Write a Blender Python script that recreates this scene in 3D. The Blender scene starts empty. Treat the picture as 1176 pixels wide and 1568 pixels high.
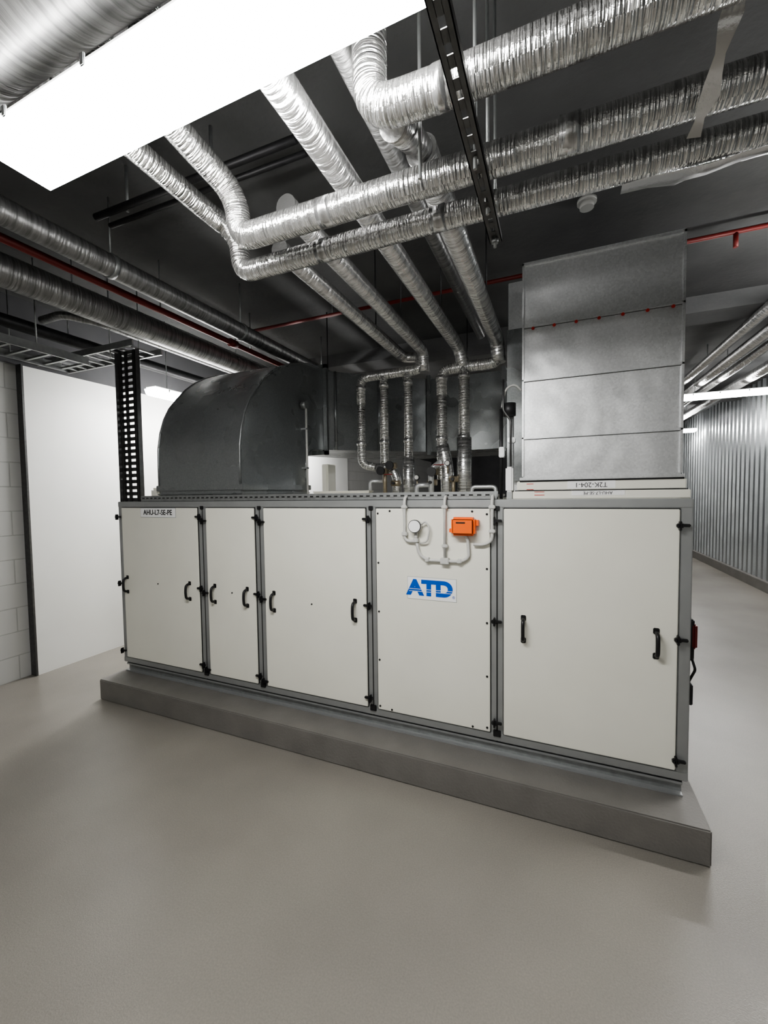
import bpy, bmesh, math, random
from mathutils import Vector, Matrix
random.seed(4)
COL=bpy.context.collection
# ------------------------------------------------------------------ materials
def mat(name, col, rough=.5, metal=0., noise=0., nscale=20., bump=0., bscale=60., emit=None, spec=.5, fine=0.):
    m=bpy.data.materials.new(name); m.use_nodes=True
    nt=m.node_tree; N=nt.nodes; L=nt.links; b=N['Principled BSDF']
    b.inputs['Base Color'].default_value=(*col,1); b.inputs['Roughness'].default_value=rough
    b.inputs['Metallic'].default_value=metal; b.inputs['Specular IOR Level'].default_value=spec
    tc=N.new('ShaderNodeTexCoord')
    if noise>0:
        n=N.new('ShaderNodeTexNoise'); n.inputs['Scale'].default_value=nscale; n.inputs['Detail'].default_value=5
        L.new(tc.outputs['Object'],n.inputs['Vector'])
        r=N.new('ShaderNodeMapRange'); r.inputs[1].default_value=.25; r.inputs[2].default_value=.75
        r.inputs[3].default_value=1-noise; r.inputs[4].default_value=1+noise
        L.new(n.outputs[0],r.inputs[0])
        mx=N.new('ShaderNodeVectorMath'); mx.operation='SCALE'; mx.inputs[0].default_value=col
        fac=r.outputs[0]
        if fine>0:
            n4=N.new('ShaderNodeTexNoise'); n4.inputs['Scale'].default_value=160; n4.inputs['Detail'].default_value=2
            L.new(tc.outputs['Object'],n4.inputs['Vector'])
            r4=N.new('ShaderNodeMapRange'); r4.inputs[1].default_value=.3; r4.inputs[2].default_value=.7
            r4.inputs[3].default_value=1-fine; r4.inputs[4].default_value=1+fine; L.new(n4.outputs[0],r4.inputs[0])
            mu=N.new('ShaderNodeMath'); mu.operation='MULTIPLY'; L.new(r4.outputs[0],mu.inputs[0]); L.new(fac,mu.inputs[1]); fac=mu.outputs[0]
        L.new(fac,mx.inputs['Scale']); L.new(mx.outputs[0],b.inputs['Base Color'])
    if bump>0:
        n2=N.new('ShaderNodeTexNoise'); n2.inputs['Scale'].default_value=bscale; n2.inputs['Detail'].default_value=4
        L.new(tc.outputs['Object'],n2.inputs['Vector'])
        bp=N.new('ShaderNodeBump'); bp.inputs['Strength'].default_value=bump; bp.inputs['Distance'].default_value=.01
        L.new(n2.outputs[0],bp.inputs['Height']); L.new(bp.outputs[0],b.inputs['Normal'])
    if emit:
        b.inputs['Emission Color'].default_value=(*emit[0],1); b.inputs['Emission Strength'].default_value=emit[1]
    return m
def foil(name, col, rough=.28, rings=28., strength=.6, crumple=.12, metal=.9):
    m=bpy.data.materials.new(name); m.use_nodes=True
    nt=m.node_tree; N=nt.nodes; L=nt.links; b=N['Principled BSDF']
    b.inputs['Metallic'].default_value=metal; b.inputs['Roughness'].default_value=rough
    uv=N.new('ShaderNodeTexCoord'); mp=N.new('ShaderNodeMapping'); mp.inputs['Scale'].default_value=(1.8,rings*2,1)
    L.new(uv.outputs['UV'],mp.inputs['Vector'])
    n=N.new('ShaderNodeTexNoise'); n.inputs['Scale'].default_value=1.3; n.inputs['Detail'].default_value=2
    n.inputs['Distortion'].default_value=.25
    L.new(mp.outputs[0],n.inputs['Vector'])
    n3=N.new('ShaderNodeTexNoise'); n3.inputs['Scale'].default_value=70; n3.inputs['Detail'].default_value=3
    L.new(uv.outputs['Object'],n3.inputs['Vector'])
    ad=N.new('ShaderNodeMath'); ad.operation='MULTIPLY_ADD'; ad.inputs[1].default_value=crumple
    L.new(n3.outputs[0],ad.inputs[0]); L.new(n.outputs[0],ad.inputs[2])
    bp=N.new('ShaderNodeBump'); bp.inputs['Strength'].default_value=strength; bp.inputs['Distance'].default_value=.012
    L.new(ad.outputs[0],bp.inputs['Height']); L.new(bp.outputs[0],b.inputs['Normal'])
    rp=N.new('ShaderNodeValToRGB'); e=rp.color_ramp.elements
    e[0].position=.32; e[0].color=(col[0]*.55,col[1]*.55,col[2]*.55,1); e[1].position=.62; e[1].color=(*col,1)
    L.new(n.outputs[0],rp.inputs[0]); L.new(rp.outputs[0],b.inputs['Base Color'])
    return m
def galv(name,col,rough=.35,metal=.8):
    m=bpy.data.materials.new(name); m.use_nodes=True
    nt=m.node_tree; N=nt.nodes; L=nt.links; b=N['Principled BSDF']
    b.inputs['Metallic'].default_value=metal
    tc=N.new('ShaderNodeTexCoord'); v=N.new('ShaderNodeTexVoronoi'); v.inputs['Scale'].default_value=110
    L.new(tc.outputs['Object'],v.inputs['Vector'])
    bw=N.new('ShaderNodeRGBToBW'); L.new(v.outputs['Color'],bw.inputs[0])
    r=N.new('ShaderNodeMapRange'); r.inputs[3].default_value=.88; r.inputs[4].default_value=1.1; L.new(bw.outputs[0],r.inputs[0])
    s=N.new('ShaderNodeVectorMath'); s.operation='SCALE'; s.inputs[0].default_value=col
    L.new(r.outputs[0],s.inputs['Scale']); L.new(s.outputs[0],b.inputs['Base Color'])
    n=N.new('ShaderNodeTexNoise'); n.inputs['Scale'].default_value=3; L.new(tc.outputs['Object'],n.inputs['Vector'])
    r2=N.new('ShaderNodeMapRange'); r2.inputs[3].default_value=rough*.7; r2.inputs[4].default_value=rough*1.3
    L.new(n.outputs[0],r2.inputs[0]); L.new(r2.outputs[0],b.inputs['Roughness'])
    bp=N.new('ShaderNodeBump'); bp.inputs['Strength'].default_value=.5; bp.inputs['Distance'].default_value=.03
    L.new(n.outputs[0],bp.inputs['Height']); L.new(bp.outputs[0],b.inputs['Normal'])
    return m
M={}
M['panel']=mat('cream_powder_coat',(.82,.81,.73),.33,0,.03,3)
M['frame']=mat('aluminium_profile_grey',(.35,.36,.36),.40,.5,.06,8)
M['black']=mat('black_plastic',(.012,.012,.013),.4)
M['rubber']=mat('gasket_dark',(.03,.03,.03),.7)
M['white']=mat('white_plastic',(.92,.92,.92),.35)
M['conduit']=mat('grey_white_conduit',(.56,.56,.54),.4)
M['orange']=mat('orange_plastic',(.95,.15,.01),.4)
M['blue']=mat('blue_print',(.002,.09,.50),.4)
M['ink']=mat('black_print',(.01,.01,.01),.5)
M['redink']=mat('red_print',(.5,.03,.02),.5)
M['concrete']=mat('painted_plinth_grey',(.175,.167,.156),.55,0,.14,5,.25,80)
M['floor']=mat('epoxy_floor_beige_grey',(.240,.225,.200),.27,0,.13,1.2,.15,220,fine=.07)
M['ceil']=mat('dark_concrete_soffit',(.09,.091,.092),.85,0,.5,1.1,.3,25)
M['white_wall']=mat('white_painted_wall',(.82,.82,.80),.5,0,.03,2)
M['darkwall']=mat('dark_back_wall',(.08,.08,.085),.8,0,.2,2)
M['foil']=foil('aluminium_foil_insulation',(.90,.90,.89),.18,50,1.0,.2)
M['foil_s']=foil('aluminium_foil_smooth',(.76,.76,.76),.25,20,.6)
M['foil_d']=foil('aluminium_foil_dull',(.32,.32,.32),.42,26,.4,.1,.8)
M['galv']=galv('galvanised_steel',(.66,.67,.68),.33,.7)
M['galv_shade']=galv('galvanised_steel_shaded',(.25,.262,.265),.28,.6)  # same galvanised steel, with the duct's shade put into a darker colour
M['galv_c']=galv('galvanised_cladding',(.36,.38,.39),.33,.75)
M['steel_d']=mat('dark_painted_steel',(.04,.04,.042),.45,.6,.2,30)
M['strut']=mat('aged_zinc_steel',(.11,.11,.11),.45,.7,.2,30)
M['tray']=mat('zinc_cable_tray',(.30,.31,.31),.45,.7,.15,30)
M['red']=mat('red_sprinkler_paint',(.15,.012,.010),.5)
M['brass']=mat('cast_valve_metal',(.35,.30,.22),.4,.8)
M['tube']=mat('fluorescent_diffuser',(.9,.9,.9),.4,0,emit=((1,.99,.965),68))
M['tube_fill']=mat('fluorescent_diffuser_fill',(.9,.9,.9),.4,0,emit=((1,.99,.965),25))
M['tube2']=mat('fluorescent_diffuser_far',(.9,.9,.9),.4,0,emit=((1,.99,.97),90))
def blockmat():
    m=bpy.data.materials.new('painted_blockwork'); m.use_nodes=True
    nt=m.node_tree; N=nt.nodes; L=nt.links; b=N['Principled BSDF']; b.inputs['Roughness'].default_value=.7
    tc=N.new('ShaderNodeTexCoord'); s=N.new('ShaderNodeSeparateXYZ'); c=N.new('ShaderNodeCombineXYZ')
    L.new(tc.outputs['Object'],s.inputs[0]); L.new(s.outputs[1],c.inputs[0]); L.new(s.outputs[2],c.inputs[1])
    k=N.new('ShaderNodeTexBrick'); k.inputs['Scale'].default_value=1; k.inputs['Brick Width'].default_value=.44
    k.inputs['Row Height'].default_value=.215; k.inputs['Mortar Size'].default_value=.005; k.inputs['Mortar Smooth'].default_value=.3
    k.inputs['Color1'].default_value=(.48,.48,.47,1); k.inputs['Color2'].default_value=(.50,.50,.49,1); k.inputs['Mortar'].default_value=(.38,.38,.37,1)
    L.new(c.outputs[0],k.inputs['Vector'])
    L.new(k.outputs['Color'],b.inputs['Base Color'])
    bp=N.new('ShaderNodeBump'); bp.invert=True; bp.inputs['Strength'].default_value=.5; bp.inputs['Distance'].default_value=.008
    L.new(k.outputs['Fac'],bp.inputs['Height']); L.new(bp.outputs[0],b.inputs['Normal'])
    return m
M['block']=blockmat()
# ------------------------------------------------------------------ geometry helpers
def link(o,parent=None):
    COL.objects.link(o)
    if parent: o.parent=parent
    return o
def empty(name):
    e=bpy.data.objects.new(name,None); e.empty_display_size=.2; COL.objects.link(e); return e
def from_bm(name,bm,m,parent=None,smooth=False):
    me=bpy.data.meshes.new(name); bm.normal_update(); bm.to_mesh(me); bm.free()
    for x in (m if isinstance(m,(list,tuple)) else [m]): me.materials.append(x)
    if smooth:
        for p in me.polygons: p.use_smooth=True
    return link(bpy.data.objects.new(name,me),parent)
def add_box(bm,x0,x1,y0,y1,z0,z1,bev=0,mi=0):
    r=bmesh.ops.create_cube(bm,size=1)
    vs=r['verts']
    for v in vs:
        v.co=Vector((x0+(v.co.x+.5)*(x1-x0),y0+(v.co.y+.5)*(y1-y0),z0+(v.co.z+.5)*(z1-z0)))
    es=set(e for v in vs for e in v.link_edges); fs=set(f for v in vs for f in v.link_faces)
    for f in fs: f.material_index=mi
    if bev>0: bmesh.ops.bevel(bm,geom=list(es),offset=bev,segments=2,affect='EDGES',clamp_overlap=True)
def box(name,x0,x1,y0,y1,z0,z1,m,parent=None,bev=0):
    bm=bmesh.new(); add_box(bm,x0,x1,y0,y1,z0,z1,bev); return from_bm(name,bm,m,parent)
def boxes(name,lst,m,parent=None,bev=0):
    bm=bmesh.new()
    for b in lst: add_box(bm,*b,bev)
    return from_bm(name,bm,m,parent)
def fillet(pts,rad,seg=7):
    pts=[Vector(p) for p in pts]; out=[pts[0]]
    for i in range(1,len(pts)-1):
        a,b,c=pts[i-1],pts[i],pts[i+1]
        d1=(a-b); d2=(c-b); r=min(rad,d1.length*.49,d2.length*.49); d1.normalize(); d2.normalize()
        p1=b+d1*r; p2=b+d2*r
        for k in range(seg+1):
            t=k/seg; out.append((1-t)**2*p1+2*t*(1-t)*b+t*t*p2)
    out.append(pts[-1]); return out
def tube(name,pts,r,m,parent=None,rad=None,seg=20,caps=True,step=None):
    P=fillet(pts,rad if rad else r*1.9) if len(pts)>2 else [Vector(p) for p in pts]
    Q=[P[0]]
    for p in P[1:]:
        if (p-Q[-1]).length>1e-5: Q.append(p)
    P=Q
    bm=bmesh.new(); uvl=bm.loops.layers.uv.new('UVMap')
    t0=(P[1]-P[0]).normalized(); n=t0.orthogonal().normalized()
    rings=[]; ln=0; lens=[]
    for i,p in enumerate(P):
        if i>0: ln+=(p-P[i-1]).length
        t=((P[min(i+1,len(P)-1)]-P[max(i-1,0)])).normalized()
        n=(n-t*n.dot(t)).normalized(); b=t.cross(n)
        rings.append([bm.verts.new(p+(n*math.cos(a)+b*math.sin(a))*r) for a in [2*math.pi*k/seg for k in range(seg)]]); lens.append(ln)
    for i in range(len(P)-1):
        for k in range(seg):
            k2=(k+1)%seg
            f=bm.faces.new((rings[i][k],rings[i][k2],rings[i+1][k2],rings[i+1][k])); f.smooth=True
            for lp,uv in zip(f.loops,((k/seg,lens[i]),((k+1)/seg,lens[i]),((k+1)/seg,lens[i+1]),(k/seg,lens[i+1]))): lp[uvl].uv=uv
    if caps:
        bm.faces.new(rings[0][::-1]); bm.faces.new(rings[-1])
    bmesh.ops.recalc_face_normals(bm,faces=bm.faces)
    return from_bm(name,bm,m,parent)
def text(name,s,x,y,z,size,m,parent,depth=.001,offset=0,rotz=0,flip=False,sx=1,shear=0):
    cu=bpy.data.curves.new(name,'FONT'); cu.body=s; cu.size=size; cu.extrude=depth; cu.offset=offset; cu.align_x='CENTER'; cu.align_y='CENTER'; cu.shear=shear
    t=bpy.data.objects.new(name+'_tmp',cu); COL.objects.link(t); bpy.context.view_layer.update()
    me=bpy.data.meshes.new_from_object(t); bpy.data.objects.remove(t); me.materials.clear(); me.materials.append(m)
    mt=Matrix.Translation((x,y,z))@Matrix.Rotation(math.pi/2,4,'X')@Matrix.Rotation(math.pi if flip else 0,4,'Z')@Matrix.Diagonal((sx,1,1,1))
    me.transform(mt); o=bpy.data.objects.new(name,me); return link(o,parent)
# ------------------------------------------------------------------ room
XL,XR,YF,YB,ZC=-1.08,6.45,-5.0,13.0,3.4
box('floor',XL-.2,XR+.3,YF-.2,YB+.2,-.1,0,M['floor'])
box('ceiling',XL-.2,XR+.3,YF-.2,YB+.2,ZC,ZC+.15,M['ceil'])
boxes('trim_ceiling_beams',[(XL,XR,2.4,2.75,3.25,ZC),(XL,XR,7.0,7.35,3.25,ZC)],M['ceil'])
box('wall_left',XL-.15,XL,YF,YB,0,2.80,M['block'])
box('wall_left_upper_shaded',XL-.15,XL,YF,YB,2.80,ZC,M['darkwall'])  # dark colour stands in for shade on the upper wall
bm=bmesh.new(); add_box(bm,XL,-1.01,-.12,6,0.0,2.79); from_bm('wall_left_lining',bm,M['white_wall'])
box('trim_lining_edge',XL,-1.0,-.135,-.12,0,2.8,M['strut'])
box('wall_back',XL,XR,YB,YB+.15,0,ZC,M['darkwall'])
box('wall_front',XL,XR,YF-.15,YF,0,ZC,M['white_wall'])
bm=bmesh.new(); prof=[]; y=YF; per=.19
while y<YB:
    prof+= [(y,0),(y+.07,0),(y+.095,.035),(y+.165,.035)]; y+=per
prev=None
for (yy,d) in prof:
    a=bm.verts.new((XR-d,min(yy,YB),.16)); b=bm.verts.new((XR-d,min(yy,YB),ZC))
    if prev: bm.faces.new((prev[0],a,b,prev[1]))
    prev=(a,b)
from_bm('wall_right',bm,M['galv_c'])
box('baseboard_right',XR-.09,XR+.1,YF,YB,0,.16,M['concrete'],None,.005)
# ------------------------------------------------------------------ plinth
box('concrete_plinth',-.02,3.97,-.198,1.6,0,.162,M['concrete'],None,.006)
# ------------------------------------------------------------------ AHU
A=empty('air_handling_unit')
L_,T,B,D=3.93,1.58,.238,1.42
box('body_core',.03,L_-.03,.02,D-.02,B+.02,T-.02,M['rubber'],A)
box('base_rail',.02,L_-.02,.025,D,.162,B-.008,M['tray'],A,.003)
boxes('base_rail_lip',[(.02,L_-.02,-.005,.03,.162,.170),(.02,L_-.02,.006,.03,B-.024,B-.012)],M['frame'],A,.001)
boxes('base_shadow_gap',[(.02,L_-.02,.015,.03,B-.012,B)],M['rubber'],A)
posts=[(0,.05),(.885,.965),(1.415,1.49),(2.27,2.335),(3.02,3.085),(L_-.05,L_)]
fr=[(a,b,0,.05,B,T) for a,b in posts]+[(0,L_,-.003,.05,T-.045,T),(0,L_,-.003,.05,B,B+.045),(0,.05,D-.05,D,B,T),(L_-.05,L_,D-.05,D,B,T),
    (0,.05,0,D,T-.045,T),(L_-.05,L_,0,D,T-.045,T),(0,.05,0,D,B,B+.045),(L_-.05,L_,0,D,B,B+.045)]
boxes('frame_profile',fr,M['frame'],A,.004)
seams=[(a+b)/2 for a,b in posts[1:-1]]
boxes('section_joint_gasket',[(s-.004,s+.004,-.001,.01,B,T-.045) for s in seams],M['rubber'],A)
box('roof_panel',.05,L_-.05,.05,D-.05,T-.03,T-.004,M['panel'],A)
pan=[];shd=[]
for i in range(5):
    a,b=posts[i][1]+.004,posts[i+1][0]-.004
    pan.append((a,b,-.012,.04,B+.05,T-.05))
    shd.append((a-.003,b+.003,-.0035,.03,B+.047,T-.047))
boxes('access_panels',pan,M['panel'],A,.003)
boxes('panel_gaskets',shd,M['rubber'],A)
boxes('side_panels',[(L_-.03,L_+.004,.055,D-.055,B+.05,T-.05),(-.004,.03,.055,D-.055,B+.05,T-.05)],M['panel'],A,.003)
def handle(x,z,i):
    pts=[(x,-.01,z+.058),(x,-.05,z+.05),(x,-.055,z),(x,-.05,z-.05),(x,-.01,z-.058)]
    o=tube('door_handle_%d'%i,pts,.0095,M['black'],A,rad=.02,seg=10)
    boxes('handle_plate_%d'%i,[(x-.013,x+.013,-.018,-.011,z+.045,z+.075),(x-.013,x+.013,-.018,-.011,z-.075,z-.045)],M['black'],A,.003)
for i,(x,z) in enumerate([(.10,.90),(.79,.90),(1.04,.90),(1.34,.90),(1.57,.89),(2.19,.89),(3.19,.89),(3.79,.89)]): handle(x,z,i)
def latch(x,z,s,i):
    bm=bmesh.new()
    add_box(bm,x-.015,x+.015,-.033,-.012,z-.010,z+.010,.004)
    add_box(bm,x-.005,x+.005,-.036,-.010,z-.024,z+.022,.003)
    add_box(bm,min(x,x+s*.04),max(x,x+s*.04),-.028,-.012,z-.006,z+.008,.003)
    from_bm('latch_%d'%i,bm,M['black'],A)
i=0
for (a,b),s in zip(posts,[1,-1,-1,-1,1,-1]):
    xc=(a+b)/2
    for z in (1.455,.92 if s<0 else .905,.34):
        if a==0: latch(.012,z,1,i); i+=1
        elif b==L_: latch(L_-.055,z,1,i); i+=1
        else:
            latch(xc-.012,z+.01,s,i); i+=1
            if a in(.885,1.415): latch(xc+.014,z-.02,1,i); i+=1
bm=bmesh.new()
def screw(bm,x,z,r=.007,y=-.014):
    q=bmesh.ops.create_cone(bm,cap_ends=True,segments=10,radius1=r,radius2=r*.7,depth=.006)
    bmesh.ops.transform(bm,verts=q['verts'],matrix=Matrix.Translation((x,y,z))@Matrix.Rotation(math.pi/2,4,'X'))
for x in (2.352,3.0):
    for z in (.31,.6,.9,1.2,1.5): screw(bm,x,z)
for x in (2.43,2.92):
    for z in (.30,1.515): screw(bm,x,z)
for x,z in ((.45,.93),(1.2,.92),(1.87,.9)): screw(bm,x,z,.006)
from_bm('panel_screws',bm,M['ink'],A)
box('name_label',.285,.665,-.0142,-.012,1.458,1.528,M['white'],A)
text('name_label_text','AHU-L7-SE-PE',.475,-.0148,1.493,.056,M['ink'],A,.0006,.0010,sx=.93)
boxes('label_shadow_edge',[(.282,.668,-.0130,-.012,1.455,1.531),(2.538,2.832,-.0130,-.012,.998,1.130)],M['frame'],A)
box('logo_plate',2.54,2.83,-.0142,-.012,1.000,1.128,M['white'],A)
text('logo_text','ATD',2.675,-.0150,1.064,.118,M['blue'],A,.0006,.007,sx=1.12)
boxes('logo_stripes',[(2.55,2.81,-.0160,-.0157,1.045,1.0475),(2.55,2.81,-.0160,-.0157,1.058,1.0605)],M['white'],A)
text('logo_mark','®',2.815,-.0150,1.025,.02,M['blue'],A,.0006)
boxes('joint_clips',[(s-.02,s+.02,-.012,-.001,B+.03,B+.065) for s in seams]+[(s-.014,s+.014,-.010,-.001,T-.06,T-.035) for s in seams],M['black'],A,.002)
box('orange_actuator',2.815,2.945,-.075,-.012,1.385,1.485,M['orange'],A,.012)
boxes('actuator_lid',[(2.825,2.935,-.082,-.075,1.395,1.475)],M['orange'],A,.004)
boxes('actuator_label',[(2.845,2.895,-.0828,-.082,1.452,1.460)],M['ink'],A)
boxes('actuator_clips',[(2.80,2.815,-.05,-.02,1.40,1.42),(2.945,2.96,-.05,-.02,1.44,1.47)],M['orange'],A)
tube('gauge_body',[(2.60,-.012,1.43),(2.60,-.055,1.43)],.034,M['white'],A,seg=28)
tube('gauge_rim',[(2.60,-.05,1.43),(2.60,-.06,1.43)],.038,M['strut'],A,seg=28)
tube('gauge_face',[(2.60,-.058,1.43),(2.60,-.062,1.43)],.034,M['white'],A,seg=28)
tube('gauge_stem',[(2.60,-.03,1.40),(2.60,-.03,1.34)],.010,M['conduit'],A,seg=10)
c=-.028
def cond(n,pts,r=.009,rad=.045): tube(n,pts,r,M['conduit'],A,rad=rad,seg=12)
cond('conduit_1',[(2.53,.5,1.60),(2.53,c,1.60),(2.53,c,1.34),(2.60,c,1.34)],.009)
cond('conduit_2',[(2.60,c,1.36),(2.615,c,1.27),(2.66,c,1.235),(2.86,c,1.235),(2.905,c,1.26),(2.90,c,1.36),(2.885,-.045,1.39)],.009,.03)
cond('conduit_3',[(2.77,.5,1.60),(2.77,c,1.60),(2.77,c,1.235)],.0085)
cond('conduit_4',[(3.03,.5,1.60),(3.03,c,1.60),(3.03,c,1.36),(2.99,c,1.335),(2.93,c,1.335)],.009)
cond('flex_loop',[(2.62,c,1.33),(2.67,c-.01,1.34),(2.685,c-.01,1.42),(2.66,c-.01,1.46),(2.635,c-.01,1.44)],.005,.03)
boxes('conduit_fittings',[(2.745,2.795,c-.018,c+.016,1.217,1.253),(2.513,2.547,c-.014,c+.016,1.37,1.395),(2.513,2.547,c-.014,c+.016,1.53,1.55),
  (2.753,2.787,c-.014,c+.016,1.53,1.55),(2.753,2.787,c-.014,c+.016,1.31,1.33),(3.013,3.047,c-.014,c+.016,1.53,1.55),(3.013,3.047,c-.014,c+.016,1.40,1.42),
  (2.655,2.68,c-.014,c+.016,1.225,1.25),(2.84,2.865,c-.014,c+.016,1.225,1.25),(2.585,2.615,c-.018,c+.016,1.335,1.36)],M['conduit'],A,.004)
boxes('isolator_switch',[(L_+.004,L_+.03,.06,.16,.80,1.00)],M['rubber'],A,.006)
boxes('isolator_handle',[(L_+.02,L_+.040,.05,.075,.86,.98)],M['red'],A,.008)
tube('isolator_cable',[(L_+.02,.07,.82),(L_+.035,.06,.76),(L_+.01,.06,.70)],.006,M['black'],A,seg=8)
boxes('end_bracket',[(L_+.0,L_+.018,.02,.08,.60,.70)],M['steel_d'],A,.004)
# ------------------------------------------------------------------ plenum
P=empty('discharge_duct_plenum')
boxes('damper_frame',[(3.13,3.93,.04,.84,T,1.622),(3.15,3.915,.055,.82,1.625,1.675)],M['panel'],P,.004)
boxes('damper_joint',[(3.14,3.92,.05,.83,1.620,1.627),(3.165,3.905,.052,.83,1.672,1.68)],M['rubber'],P)
box('plenum_shell',3.18,3.892,.06,.78,1.675,2.82,M['galv'],P,.003)
boxes('plenum_flange',[(3.165,3.905,.04,.80,1.68,1.695)],M['galv'],P,.002)
boxes('panel_seam_beads',[(3.176,3.896,.048,.07,2.485,2.497),(3.176,3.896,.048,.07,2.205,2.217),(3.176,3.896,.048,.07,1.90,1.912),(3.176,3.896,.048,.07,2.805,2.822),
   (3.176,3.186,.048,.07,1.7,2.82),(3.884,3.896,.048,.07,1.7,2.82)],M['galv'],P,.002)
boxes('seam_gaps',[(3.186,3.884,.0585,.07,2.4825,2.485),(3.186,3.884,.0585,.07,2.2025,2.205),(3.186,3.884,.0585,.07,1.8975,1.90)],M['strut'],P)
bm=bmesh.new()
for k in range(7): screw(bm,3.23+k*.103,2.478,.0085,.047)
from_bm('rivets',bm,M['redink'],P)
boxes('rear_riser_duct',[(3.02,3.88,.86,1.36,T,3.12)],M['galv'],P,.004)
boxes('rear_riser_corner',[(3.02,3.88,.78,.86,1.7,2.76)],M['galv_shade'],P)
boxes('sticker',[(3.42,3.66,.0385,.04,1.598,1.622)],M['white'],P)
boxes('sticker_upper',[(3.40,3.62,.0535,.055,1.632,1.672)],M['white'],P)
text('sticker_text','AHU-L7-SE-PE',3.54,.038,1.610,.022,M['ink'],P,.0004,flip=True)
text('sticker_text_upper','T2K-204-1',3.51,.0533,1.652,.034,M['ink'],P,.0004,flip=True)
boxes('red_sticker',[(3.24,3.29,.0385,.04,1.60,1.603),(3.24,3.29,.0385,.04,1.617,1.62),(3.20,3.235,.0535,.055,1.63,1.633),(3.20,3.235,.0535,.055,1.66,1.663)],M['redink'],P)
S=empty('duct_sensor_box')
boxes('sensor_case',[(3.085,3.125,.10,.16,1.62,1.76)],M['white'],S,.008)
boxes('sensor_foot',[(3.09,3.12,.11,.15,T,1.62)],M['frame'],S,.002)
tube('sensor_conduit',[(3.11,.13,1.75),(3.11,.13,2.02),(3.07,.13,2.08),(3.07,.13,2.25)],.006,M['strut'],S,seg=8)
tube('sensor_funnel',[(3.10,.16,2.05),(3.10,.16,2.12)],.035,M['steel_d'],S,seg=16)
tube('sensor_loop',[(3.06,.15,2.1),(3.08,.14,2.2),(3.13,.13,2.22),(3.165,.13,2.18)],.006,M['conduit'],S,rad=.03,seg=8)
tube('sensor_drop',[(3.05,.2,T),(3.05,.2,2.1)],.01,M['steel_d'],S,seg=8)
tube('sensor_drop_b',[(3.11,.19,T),(3.11,.19,2.1)],.012,M['galv'],S,seg=8)
boxes('sensor_small_boxes',[(3.04,3.07,.17,.23,1.82,1.88),(3.09,3.13,.165,.21,1.90,1.93)],M['galv'],S,.004)
# ------------------------------------------------------------------ elbow duct
E=empty('rectangular_elbow_duct')
outer=[(.07,1.70),(.07,1.86),(.073,1.99),(.095,2.12),(.135,2.24),(.19,2.34),(.265,2.43),(.36,2.53),(.46,2.61),(.57,2.675),(.72,2.745),(.90,2.80),(1.07,2.835),(1.25,2.85)]
inner=[(.92,1.70),(.92,1.78),(.92,1.85),(.922,1.90),(.93,1.94),(.945,1.97),(.965,1.995),(.99,2.015),(1.02,2.03),(1.06,2.04),(1.10,2.045),(1.15,2.05),(1.20,2.05),(1.25,2.05)]
X0,X1=.40,1.23
bm=bmesh.new()
def V(x,p): return bm.verts.new((x,p[0],p[1]))
oL=[V(X0,p) for p in outer]; oR=[V(X1,p) for p in outer]; iL=[V(X0,p) for p in inner]; iR=[V(X1,p) for p in inner]
for k in range(len(outer)-1):
    f=bm.faces.new((oL[k],oR[k],oR[k+1],oL[k+1])); f.smooth=True
    f=bm.faces.new((iR[k],iL[k],iL[k+1],iR[k+1])); f.smooth=True
    bm.faces.new((oR[k],iR[k],iR[k+1],oR[k+1])); bm.faces.new((iL[k],oL[k],oL[k+1],iL[k+1]))
bmesh.ops.recalc_face_normals(bm,faces=bm.faces)
es=[e for e in bm.edges if len(e.link_faces)==2 and e.link_faces[0].smooth!=e.link_faces[1].smooth]
for e in es: e.smooth=False
from_bm('elbow_shell',bm,M['galv_shade'],E)
for x in (X0,X1): tube('seam_bead_%d'%(x>1),[(x,p[0],p[1]) for p in outer],.008,M['galv_shade'],E,rad=.01,seg=8)
for x in (X1,): tube('throat_bead',[(x,p[0],p[1]) for p in inner],.007,M['galv_shade'],E,rad=.01,seg=8)
boxes('base_flange',[(.38,1.25,.064,.96,T+.05,1.64),(.37,1.26,.064,.96,1.66,1.705),(.40,1.23,.075,.94,T,1.70)],M['galv_shade'],E,.004)
boxes('base_collar',[(.28,.37,.075,.25,T,1.69)],M['panel'],E,.02)
boxes('mid_flange',[(.36,1.27,1.245,1.28,2.85,2.89),(.36,1.27,1.245,1.28,2.01,2.05),(1.23,1.27,1.245,1.28,2.01,2.89),(.36,.40,1.245,1.28,2.01,2.89)],M['galv_shade'],E,.003)
bm=bmesh.new()
z0,z1=2.06,2.83
pl=[(.40,1.27),(1.23,1.27),(2.09,2.0),(2.09,2.85),(1.3,2.85)]
lo=[bm.verts.new((a,b,z0)) for a,b in pl]; hi=[bm.verts.new((a,b,z1)) for a,b in pl]
bm.faces.new(lo); bm.faces.new(hi)
for k in range(5): bm.faces.new((lo[k],lo[(k+1)%5],hi[(k+1)%5],hi[k]))
bmesh.ops.recalc_face_normals(bm,faces=bm.faces); from_bm('offset_section',bm,M['galv_shade'],E)
box('straight_section',2.09,3.9,2.0,2.85,z0,z1,M['galv_shade'],E)
boxes('straight_flanges',[(x-.02,x+.02,1.965,2.88,z0-.035,z1+.035) for x in (2.09,2.86)],M['galv_shade'],E,.003)
for t in (.10,.5):
    a=Vector((1.23,1.27,0)).lerp(Vector((2.09,2.0,0)),t)
    tube('stiffener_%d'%int(t*10),[(a.x+.005,a.y-.01,z0),(a.x+.005,a.y-.01,z1)],.014,M['galv_shade'],E,seg=6)
tube('support_rod_a',[(1.26,1.3,2.85),(1.26,1.3,ZC)],.006,M['steel_d'],E,seg=8)
tube('support_rod_b',[(2.5,1.98,2.8),(2.5,1.98,ZC)],.006,M['steel_d'],E,seg=8)
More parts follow.
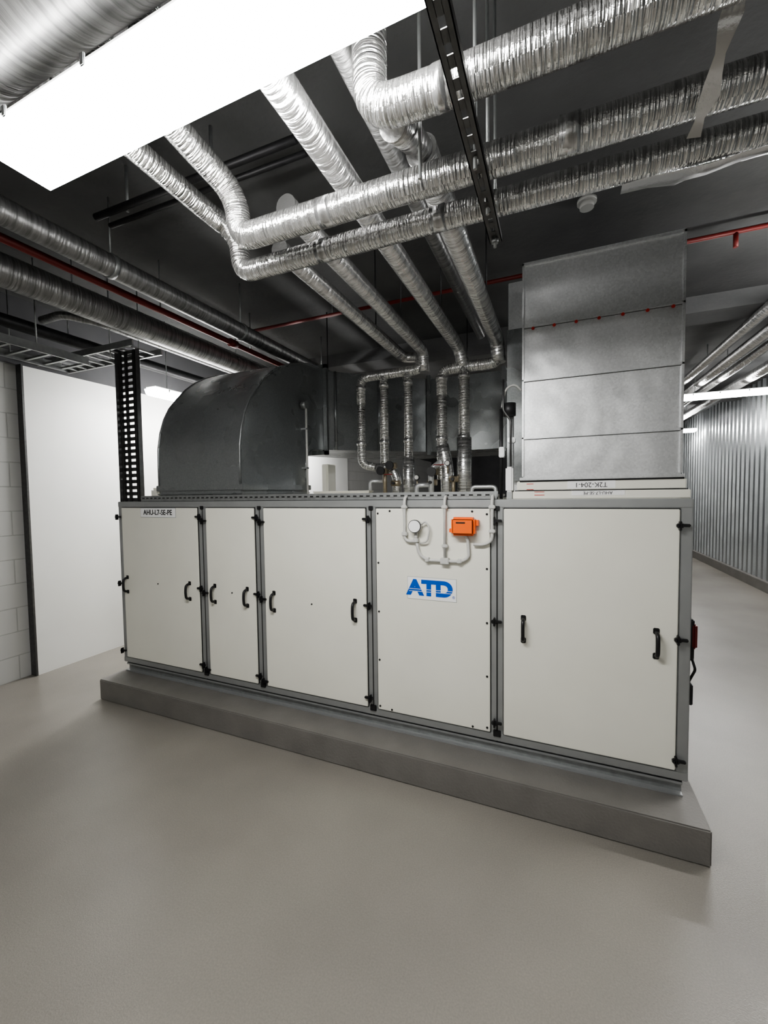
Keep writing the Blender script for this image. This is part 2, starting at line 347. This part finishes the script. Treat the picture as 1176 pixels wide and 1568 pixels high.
tube('probe_head',[(1.235,.87,2.42),(1.29,.87,2.42)],.035,M['tray'],E,seg=16)
tube('probe_conduit',[(1.28,.87,2.42),(1.28,.87,1.60)],.010,M['conduit'],E,seg=8)
boxes('probe_clips',[(1.23,1.29,.855,.885,2.2,2.215),(1.23,1.29,.855,.885,1.85,1.865)],M['tray'],E)
W=empty('roof_junction_box')
boxes('box_body',[(1.32,1.385,1.05,1.2,T,1.90)],M['panel'],W,.006)
boxes('box_door',[(1.328,1.377,1.04,1.05,1.62,1.87)],M['panel'],W,.004)
K=empty('cable_trunking')
boxes('trunking_body',[(1.50,2.0,.62,.70,T,1.635)],M['panel'],K,.004)
boxes('trunking_lid',[(1.495,2.005,.615,.705,1.635,1.645)],M['panel'],K,.002)
# ------------------------------------------------------------------ pipework above
F=empty('insulated_pipe_drops')
zt=2.57; zt_up=2.70; ys=-1.44
tube('upper_pipe_1',[(2.22,-.75,zt_up),(2.22,.86,zt_up),(2.37,.84,zt_up-.02),(2.37,.80,zt+.0)],.041,M['foil_s'],F,rad=.07)
tube('upper_pipe_2',[(2.40,-.95,zt_up+.01),(2.40,.80,zt_up+.01),(2.40,.80,zt-.02)],.043,M['foil_s'],F,rad=.08)
tube('upper_pipe_3',[(2.67,ys,zt_up),(2.67,.80,zt_up),(2.71,.80,zt-.02)],.046,M['foil_s'],F,rad=.09)
tube('upper_pipe_4',[(2.95,-1.0,zt_up),(2.95,.80,zt_up),(2.96,.80,zt-.02)],.050,M['foil_s'],F,rad=.1)
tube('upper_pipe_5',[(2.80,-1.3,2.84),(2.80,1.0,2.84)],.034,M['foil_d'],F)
tube('header_left',[(1.86,.80,2.36),(1.86,.80,zt),(2.37,.80,zt+.005),(2.40,.80,zt+.10)],.037,M['foil'],F,rad=.075)
tube('header_right',[(2.54,.80,2.36),(2.54,.80,zt-.02),(2.95,.80,zt-.02),(2.96,.80,zt+.09)],.040,M['foil'],F,rad=.08)
rd=.034
tube('drop_1',[(1.86,.80,2.37),(1.86,.80,1.86),(2.0,.80,1.83)],rd,M['foil'],F,rad=.06)
tube('drop_2',[(2.065,.80,zt),(2.065,.80,1.86)],rd,M['foil'],F)
tube('drop_3',[(2.27,.80,zt),(2.27,.80,1.86)],rd,M['foil'],F)
tube('drop_3_base',[(2.27,.80,1.90),(2.27,.80,T-.01)],.046,M['foil_s'],F)
tube('drop_4',[(2.54,.80,2.38),(2.54,.80,1.72)],rd+.005,M['foil'],F)
tube('drop_4_base',[(2.54,.80,1.98),(2.58,.80,1.82),(2.58,.80,T-.01)],.050,M['foil_s'],F)
tube('drop_5',[(2.71,.80,zt),(2.71,.80,1.95)],rd+.006,M['foil'],F)
tube('drop_5_base',[(2.71,.80,2.03),(2.71,.80,T-.01)],.054,M['foil_s'],F)
for k,(x,r) in enumerate([(1.86,.041),(2.065,.039),(2.27,.039),(2.54,.045),(2.71,.045)]):
    tube('tape_collar_%d'%k,[(x,.80,2.47),(x,.80,2.50)],r,M['foil_s'],F)
    tube('tape_collar_b%d'%k,[(x,.80,2.02),(x,.80,2.05)],r,M['foil_s'],F)
tube('riser_1',[(2.065,.80,1.87),(2.065,.80,T-.01)],.016,M['brass'],F,seg=12)
tube('branch_low',[(1.99,.80,1.83),(2.12,.80,1.83),(2.17,.80,1.75),(2.17,.80,T-.01)],.035,M['foil_s'],F,rad=.04)
tube('branch_mid',[(2.47,.74,T-.01),(2.47,.74,1.80),(2.54,.78,1.86)],.022,M['galv'],F,rad=.04,seg=12)
tube('branch_vent',[(2.64,.74,T-.01),(2.64,.74,1.74)],.014,M['brass'],F,seg=12)
tube('branch_vent_b',[(1.96,.74,T-.01),(1.96,.74,1.72),(2.06,.76,1.72)],.014,M['galv'],F,seg=12)
tube('bypass_pipe',[(2.36,.72,T-.01),(2.36,.72,1.68),(2.46,.72,1.68)],.018,M['galv'],F,rad=.03,seg=12)
tube('bypass_pipe_b',[(2.78,.72,T-.01),(2.78,.72,1.66),(2.95,.72,1.66),(2.95,.72,T-.01)],.014,M['galv'],F,rad=.03,seg=12)
for k,(x,z) in enumerate([(2.065,1.80),(2.14,1.84),(2.48,1.78),(2.47,1.70),(2.64,1.72),(2.17,1.70)]):
    tube('valve_body_%d'%k,[(x-.035,.77,z),(x+.035,.77,z)],.024,M['brass'],F,seg=14)
    tube('valve_stem_%d'%k,[(x,.78,z),(x,.71,z)],.009,M['brass'],F,seg=8)
    tube('valve_wheel_%d'%k,[(x,.72,z),(x,.70,z)],(.034,.034,.036,.012,.012,.012)[k],M['black'],F,seg=16)
for k,(x,z) in enumerate([(2.36,1.74),(2.60,1.84)]):
    tube('thermometer_case_%d'%k,[(x,.735,z),(x,.715,z)],.022,M['black'],F,seg=16)
    tube('thermometer_dial_%d'%k,[(x,.7155,z),(x,.713,z)],.016,M['conduit'],F,seg=16)
    tube('thermometer_stem_%d'%k,[(x,.73,z-.02),(x,.735,z-.075)],.006,M['brass'],F,seg=8)
boxes('valve_levers',[(2.50,2.58,.695,.705,1.825,1.833),(2.10,2.17,.695,.705,1.765,1.773)],M['red'],F,.002)
for x in (2.22,2.40,2.67,2.95):
    tube('hanger_rod_%.2f'%x,[(x,.3,zt_up+.04),(x,.3,ZC)],.005,M['steel_d'],F,seg=6)
def mainpipe(pts,r,m='foil',rad=None,name='foil_insulated_pipe'):
    g=empty(name); tube('pipe_insulation',pts,r,M[m],g,rad=rad or r*2.0,seg=28)
    return g
zA=2.55; XE=6.34
g=mainpipe([(2.25,-1.40,3.38),(2.25,-1.40,2.78),(2.25,-1.22,2.75),(2.28,-1.085,2.70),(2.29,-1.07,zA),(2.40,-1.07,zA),(XE,-1.03,zA)],.043,rad=.07)
for x in (2.62,3.35,4.4): tube('tape_band_%.1f'%x,[(x,-1.068,zA),(x+.05,-1.067,zA)],.0442,M['foil_s'],g,seg=28)
g=mainpipe([(2.05,-1.40,3.38),(2.05,-1.40,2.78),(2.06,-1.00,2.75),(2.12,-.895,2.70),(2.13,-.885,zA),(2.24,-.885,zA),(XE,-.865,zA)],.039,rad=.065)
for x in (2.5,2.95,3.9): tube('tape_band_%.1f'%x,[(x,-.884,zA),(x+.05,-.884,zA)],.0402,M['foil_s'],g,seg=28)
g=mainpipe([(2.91,-1.30,3.38),(2.91,-1.30,2.58),(3.06,-1.30,2.57),(XE,-1.285,2.57)],.044,rad=.10)
tube('stub',[(2.95,-1.25,2.58),(2.96,-1.12,2.64),(2.95,-1.0,2.70)],.038,M['foil_s'],g,rad=.06)
tube('tape_band',[(3.08,-1.30,2.571),(3.11,-1.30,2.571)],.0453,M['foil_s'],g,seg=28)
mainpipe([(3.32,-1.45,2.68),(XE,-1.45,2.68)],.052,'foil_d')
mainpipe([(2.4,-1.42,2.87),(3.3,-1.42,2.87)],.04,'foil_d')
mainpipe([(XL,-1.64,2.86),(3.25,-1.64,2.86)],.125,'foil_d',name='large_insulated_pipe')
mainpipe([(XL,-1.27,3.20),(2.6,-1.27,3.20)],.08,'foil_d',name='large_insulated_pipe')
# strut channel
def strut(name,x,y0,y1,z,mt):
    g=empty(name); bm=bmesh.new(); w=.0205
    add_box(bm,x-w,x-w+.014,y0,y1,z,z+.0025); add_box(bm,x+w-.014,x+w,y0,y1,z,z+.0025)
    y=y0
    while y<y1-.01:
        add_box(bm,x-w+.013,x+w-.013,y,min(y+.028,y1),z,z+.0025); y+=.05
    add_box(bm,x-w,x-w+.0025,y0,y1,z,z+.021); add_box(bm,x+w-.0025,x+w,y0,y1,z,z+.021)
    from_bm('slotted_channel',bm,mt,g); return g
g=strut('slotted_strut_channel',3.151,-2.5,-.785,2.482,M['strut'])
tube('threaded_rod_a',[(3.151,-.81,2.452),(3.151,-.81,ZC)],.005,M['tray'],g,seg=8)
tube('threaded_rod_nut',[(3.151,-.81,2.467),(3.151,-.81,2.480)],.012,M['tray'],g,seg=6)
tube('threaded_rod_b',[(3.151,-1.18,2.452),(3.151,-1.18,ZC)],.005,M['tray'],g,seg=8)
tube('threaded_rod_c',[(3.0,-1.17,2.48),(3.0,-1.17,ZC)],.005,M['tray'],g,seg=8)
tube('threaded_rod_d',[(3.151,-.975,2.462),(3.151,-.975,ZC)],.005,M['tray'],g,seg=8)
g=empty('loose_foil_tape')
bm=bmesh.new()
st=[(3.665,-1.245,2.585),(3.66,-1.235,2.545),(3.655,-1.20,2.515),(3.655,-1.16,2.50),(3.66,-1.11,2.495),(3.655,-1.07,2.49),(3.65,-1.04,2.47)]
pv=None
for k,(x,y,z) in enumerate(st):
    w=.015+.006*math.sin(k*2.1); a=bm.verts.new((x-w,y+.006*math.sin(k*3),z)); b=bm.verts.new((x+w,y-.006*math.sin(k*2),z))
    if pv: bm.faces.new((pv[0],a,b,pv[1]))
    pv=(a,b)
from_bm('tape_strip',bm,M['foil_s'],g,True)
bm=bmesh.new(); pv=None
for k in range(15):
    x=3.52+k*.07; zz=2.508+.004*math.sin(k*1.7); q=.035+.012*math.sin(k*.9)
    a=bm.verts.new((x,-.875,zz)); b=bm.verts.new((x,-.875+q,zz-.004)); c2=bm.verts.new((x,-.875+q+.016,zz+.01+.01*math.sin(k*2.3)))
    if pv: bm.faces.new((pv[0],a,b,pv[1])); bm.faces.new((pv[1],b,c2,pv[2]))
    pv=(a,b,c2)
from_bm('insulation_flap',bm,M['foil_s'],g,True)
# ------------------------------------------------------------------ ceiling services left
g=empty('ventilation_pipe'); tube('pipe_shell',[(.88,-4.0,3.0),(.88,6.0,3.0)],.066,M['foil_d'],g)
for y in (-.6,.5,1.8):
    tube('pipe_clamp_%.1f'%y,[(.88,y,3.0),(.88,y+.03,3.0)],.072,M['tray'],g); tube('clamp_rod_%.1f'%y,[(.88,y+.015,3.06),(.88,y+.015,ZC)],.005,M['tray'],g,seg=6)
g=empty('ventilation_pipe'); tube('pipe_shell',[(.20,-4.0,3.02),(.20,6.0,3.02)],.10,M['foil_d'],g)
for y in (-.4,1.2): tube('clamp_rod_%.1f'%y,[(.20,y,3.11),(.20,y,ZC)],.005,M['tray'],g,seg=6)
g=empty('sprinkler_main'); tube('red_pipe',[(.57,-4,3.03),(.57,8,3.03)],.024,M['red'],g,seg=14)
for y in (0,1.0,3.0): tube('hanger_%.0f'%y,[(.57,y,3.05),(.57,y,ZC)],.005,M['tray'],g,seg=6)
tube('sprinkler_tee',[(.57,.72,3.03),(.57,.80,3.03)],.036,M['red'],g,seg=14)
g=empty('sprinkler_branch_pipe'); tube('red_pipe',[(.2,1.16,3.30),(6.38,1.16,3.30)],.016,M['red'],g,seg=12)
tube('sprinkler_head',[(4.42,1.16,3.30),(4.42,1.16,3.20)],.014,M['red'],g,seg=10)
for x in (1.4,4.8): tube('hanger_%.0f'%x,[(x,1.16,3.31),(x,1.16,ZC)],.004,M['tray'],g,seg=6)
g=empty('electrical_conduit_pair')
tube('conduit_a',[(1.0,-.74,3.16),(2.3,-.72,3.16)],.018,M['steel_d'],g,seg=12); tube('conduit_b',[(1.0,-.66,3.16),(2.3,-.64,3.16)],.014,M['steel_d'],g,seg=12)
for x in (1.2,1.8): tube('saddle_%.1f'%x,[(x,-.7,3.16),(x,-.7,ZC)],.008,M['tray'],g,seg=6)
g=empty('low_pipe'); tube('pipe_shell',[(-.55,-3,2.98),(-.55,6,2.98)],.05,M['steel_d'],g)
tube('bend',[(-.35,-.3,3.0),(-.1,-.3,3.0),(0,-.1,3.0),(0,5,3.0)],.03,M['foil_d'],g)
for y in (0,2): tube('rod_%d'%y,[(-.55,y,3.02),(-.55,y,ZC)],.005,M['tray'],g,seg=6)
g=empty('smoke_detector')
tube('detector_base',[(3.51,.60,ZC),(3.51,.60,ZC-.02)],.055,M['conduit'],g,seg=24)
tube('detector_head',[(3.51,.60,ZC-.02),(3.51,.60,ZC-.05)],.04,M['conduit'],g,seg=24)
# ------------------------------------------------------------------ cable ladders
g=empty('vertical_cable_tray')
l=[]
x0,x1=.0,.25
for x in (x0,x0+.075,x0+.165,x1-.012): l.append((x,x+.012,.05,.054,T,2.80))
l+= [(x0,x0+.003,.02,.054,T,2.80),(x1-.003,x1,.02,.054,T,2.80)]
z=T
while z<2.78: l.append((x0,x1,.05,.054,z,z+.030)); z+=.05
boxes('tray_sheet',l,M['strut'],g)
boxes('cables',[(.03,.05,.03,.048,T,2.8),(.10,.118,.03,.048,T,2.8),(.20,.22,.03,.048,T,2.8)],M['ink'],g)
g=empty('cable_ladder')
l=[(-1.0,.27,-.02,-.005,2.81,2.86),(-1.0,.27,.235,.25,2.81,2.86)]
x=-.98
while x<.25: l.append((x,x+.02,-.01,.24,2.815,2.83)); x+=.13
l+=[(-.62,-.605,-3,-.03,2.72,2.78),(-.26,-.245,-3,-.03,2.72,2.78)]
y=-2.9
while y<-.04: l.append((-.61,-.25,y,y+.02,2.73,2.745)); y+=.13
boxes('ladder_rails',l,M['tray'],g)
for (x,y) in ((-.6,-.4),(-.25,-.4),(0,-.012),(0,.24)): tube('ladder_rod',[(x,y,2.75),(x,y,ZC)],.005,M['tray'],g,seg=6)
g=empty('perforated_cable_tray')
l=[(.27,3.05,.005,.008,T,T+.045),(.27,3.05,.057,.060,T,T+.045),(.27,3.05,.005,.060,T,T+.003)]
x=.27
while x<3.05: l.append((x,x+.02,.002,.008,T+.018,T+.034)); x+=.045
boxes('tray_sheet',l,M['tray'],g)
l=[]; x=.29
while x<3.03: l.append((x,x+.022,.0015,.004,T+.022,T+.030)); x+=.045
boxes('tray_slots',l,M['ink'],g)
# ------------------------------------------------------------------ fluorescent battens
def batten(x0,x1,y0,y1,z,m='tube',top=None):
    g=empty('fluorescent_light'); bm=bmesh.new()
    alongx=(x1-x0)>(y1-y0); top=top or ZC
    h=.062
    def ring(zz,i,e): 
        ix,iy=(e,i) if alongx else (i,e)
        return [bm.verts.new(p) for p in ((x0+ix,y0+iy,zz),(x1-ix,y0+iy,zz),(x1-ix,y1-iy,zz),(x0+ix,y1-iy,zz))]
    r=[ring(z+h,0,0),ring(z+.02,.004,.012),ring(z+.006,.014,.03),ring(z,.035,.055)]
    for a,b in zip(r,r[1:]):
        for k in range(4): bm.faces.new((a[k],a[(k+1)%4],b[(k+1)%4],b[k]))
    bm.faces.new(r[-1]); bm.faces.new(r[0][::-1])
    bmesh.ops.recalc_face_normals(bm,faces=bm.faces)
    from_bm('diffuser',bm,M[m],g)
    boxes('housing',[(x0+.008,x1-.008,y0+.008,y1-.008,z+h,z+h+.025)],M['white'],g,.006)
    cl=[]
    for t in (.12,.37,.63,.88):
        if alongx:
            xx=x0+(x1-x0)*t; cl+= [(xx-.008,xx+.008,y0-.008,y0-.002,z+.045,z+.075),(xx-.008,xx+.008,y1+.002,y1+.008,z+.045,z+.075)]
        else:
            yy=y0+(y1-y0)*t; cl+= [(x0-.008,x0-.002,yy-.008,yy+.008,z+.045,z+.075),(x1+.002,x1+.008,yy-.008,yy+.008,z+.045,z+.075)]
    boxes('clips',cl,M['frame'],g,.002)
    for t in (.15,.85):
        xx=x0+(x1-x0)*(t if alongx else .5); yy=y0+(y1-y0)*(.5 if alongx else t)
        tube('rod_%d'%int(t*100),[(xx,yy,z+.08),(xx,yy,top)],.004,M['tray'],g,seg=6)
    return g
batten(1.86,3.14,-1.63,-1.45,2.57,'tube',2.78)
batten(-.42,-.27,.60,1.9,2.62,'tube2')
batten(-.42,-.27,3.2,4.5,2.62,'tube2')
batten(5.0,6.25,4.95,5.10,2.92,'tube2')
batten(5.0,6.25,9.0,9.15,2.92,'tube2')
batten(4.6,5.9,.9,1.05,2.92,'tube2')
batten(2.2,3.5,-4.1,-3.94,2.62,'tube_fill')  # unseen fill light added behind the camera
for x,z,r in ((5.05,3.20,.05),(5.25,3.16,.06),(5.47,3.18,.05),(5.80,3.16,.07)):
    g=empty('corridor_insulated_pipe'); tube('pipe_insulation',[(x,2.0,z),(x,12.9,z)],r,M['foil_s'],g)
    for y in (4,8): tube('rod_%d'%y,[(x,y,z),(x,y,ZC)],.005,M['tray'],g,seg=6)
# ------------------------------------------------------------------ world + camera
w=bpy.data.worlds.new('world'); bpy.context.scene.world=w; w.use_nodes=True
w.node_tree.nodes['Background'].inputs[0].default_value=(.02,.02,.022,1)
f,cx,cy,yaw,pitch,roll=629.815,3.3497,-2.2889,.3977,-.0449,.0127
W_=Vector((-math.sin(yaw)*math.cos(pitch),math.cos(yaw)*math.cos(pitch),math.sin(pitch)))
r0=Vector((math.cos(yaw),math.sin(yaw),0)); u0=r0.cross(W_)
R_=math.cos(roll)*r0-math.sin(roll)*u0; U_=math.sin(roll)*r0+math.cos(roll)*u0
cd=bpy.data.cameras.new('camera'); cd.sensor_fit='HORIZONTAL'; cd.sensor_width=36; cd.lens=36*f/1176; cd.clip_start=.02
co=bpy.data.objects.new('camera',cd); COL.objects.link(co)
mm=Matrix((R_,U_,-W_)).transposed().to_4x4(); mm.translation=Vector((cx,cy,1.62)); co.matrix_world=mm
bpy.context.scene.camera=co
vs=bpy.context.scene.view_settings
try: vs.look='AgX - Medium High Contrast'
except Exception as e: print('look',e)
print(vs.view_transform,vs.look)
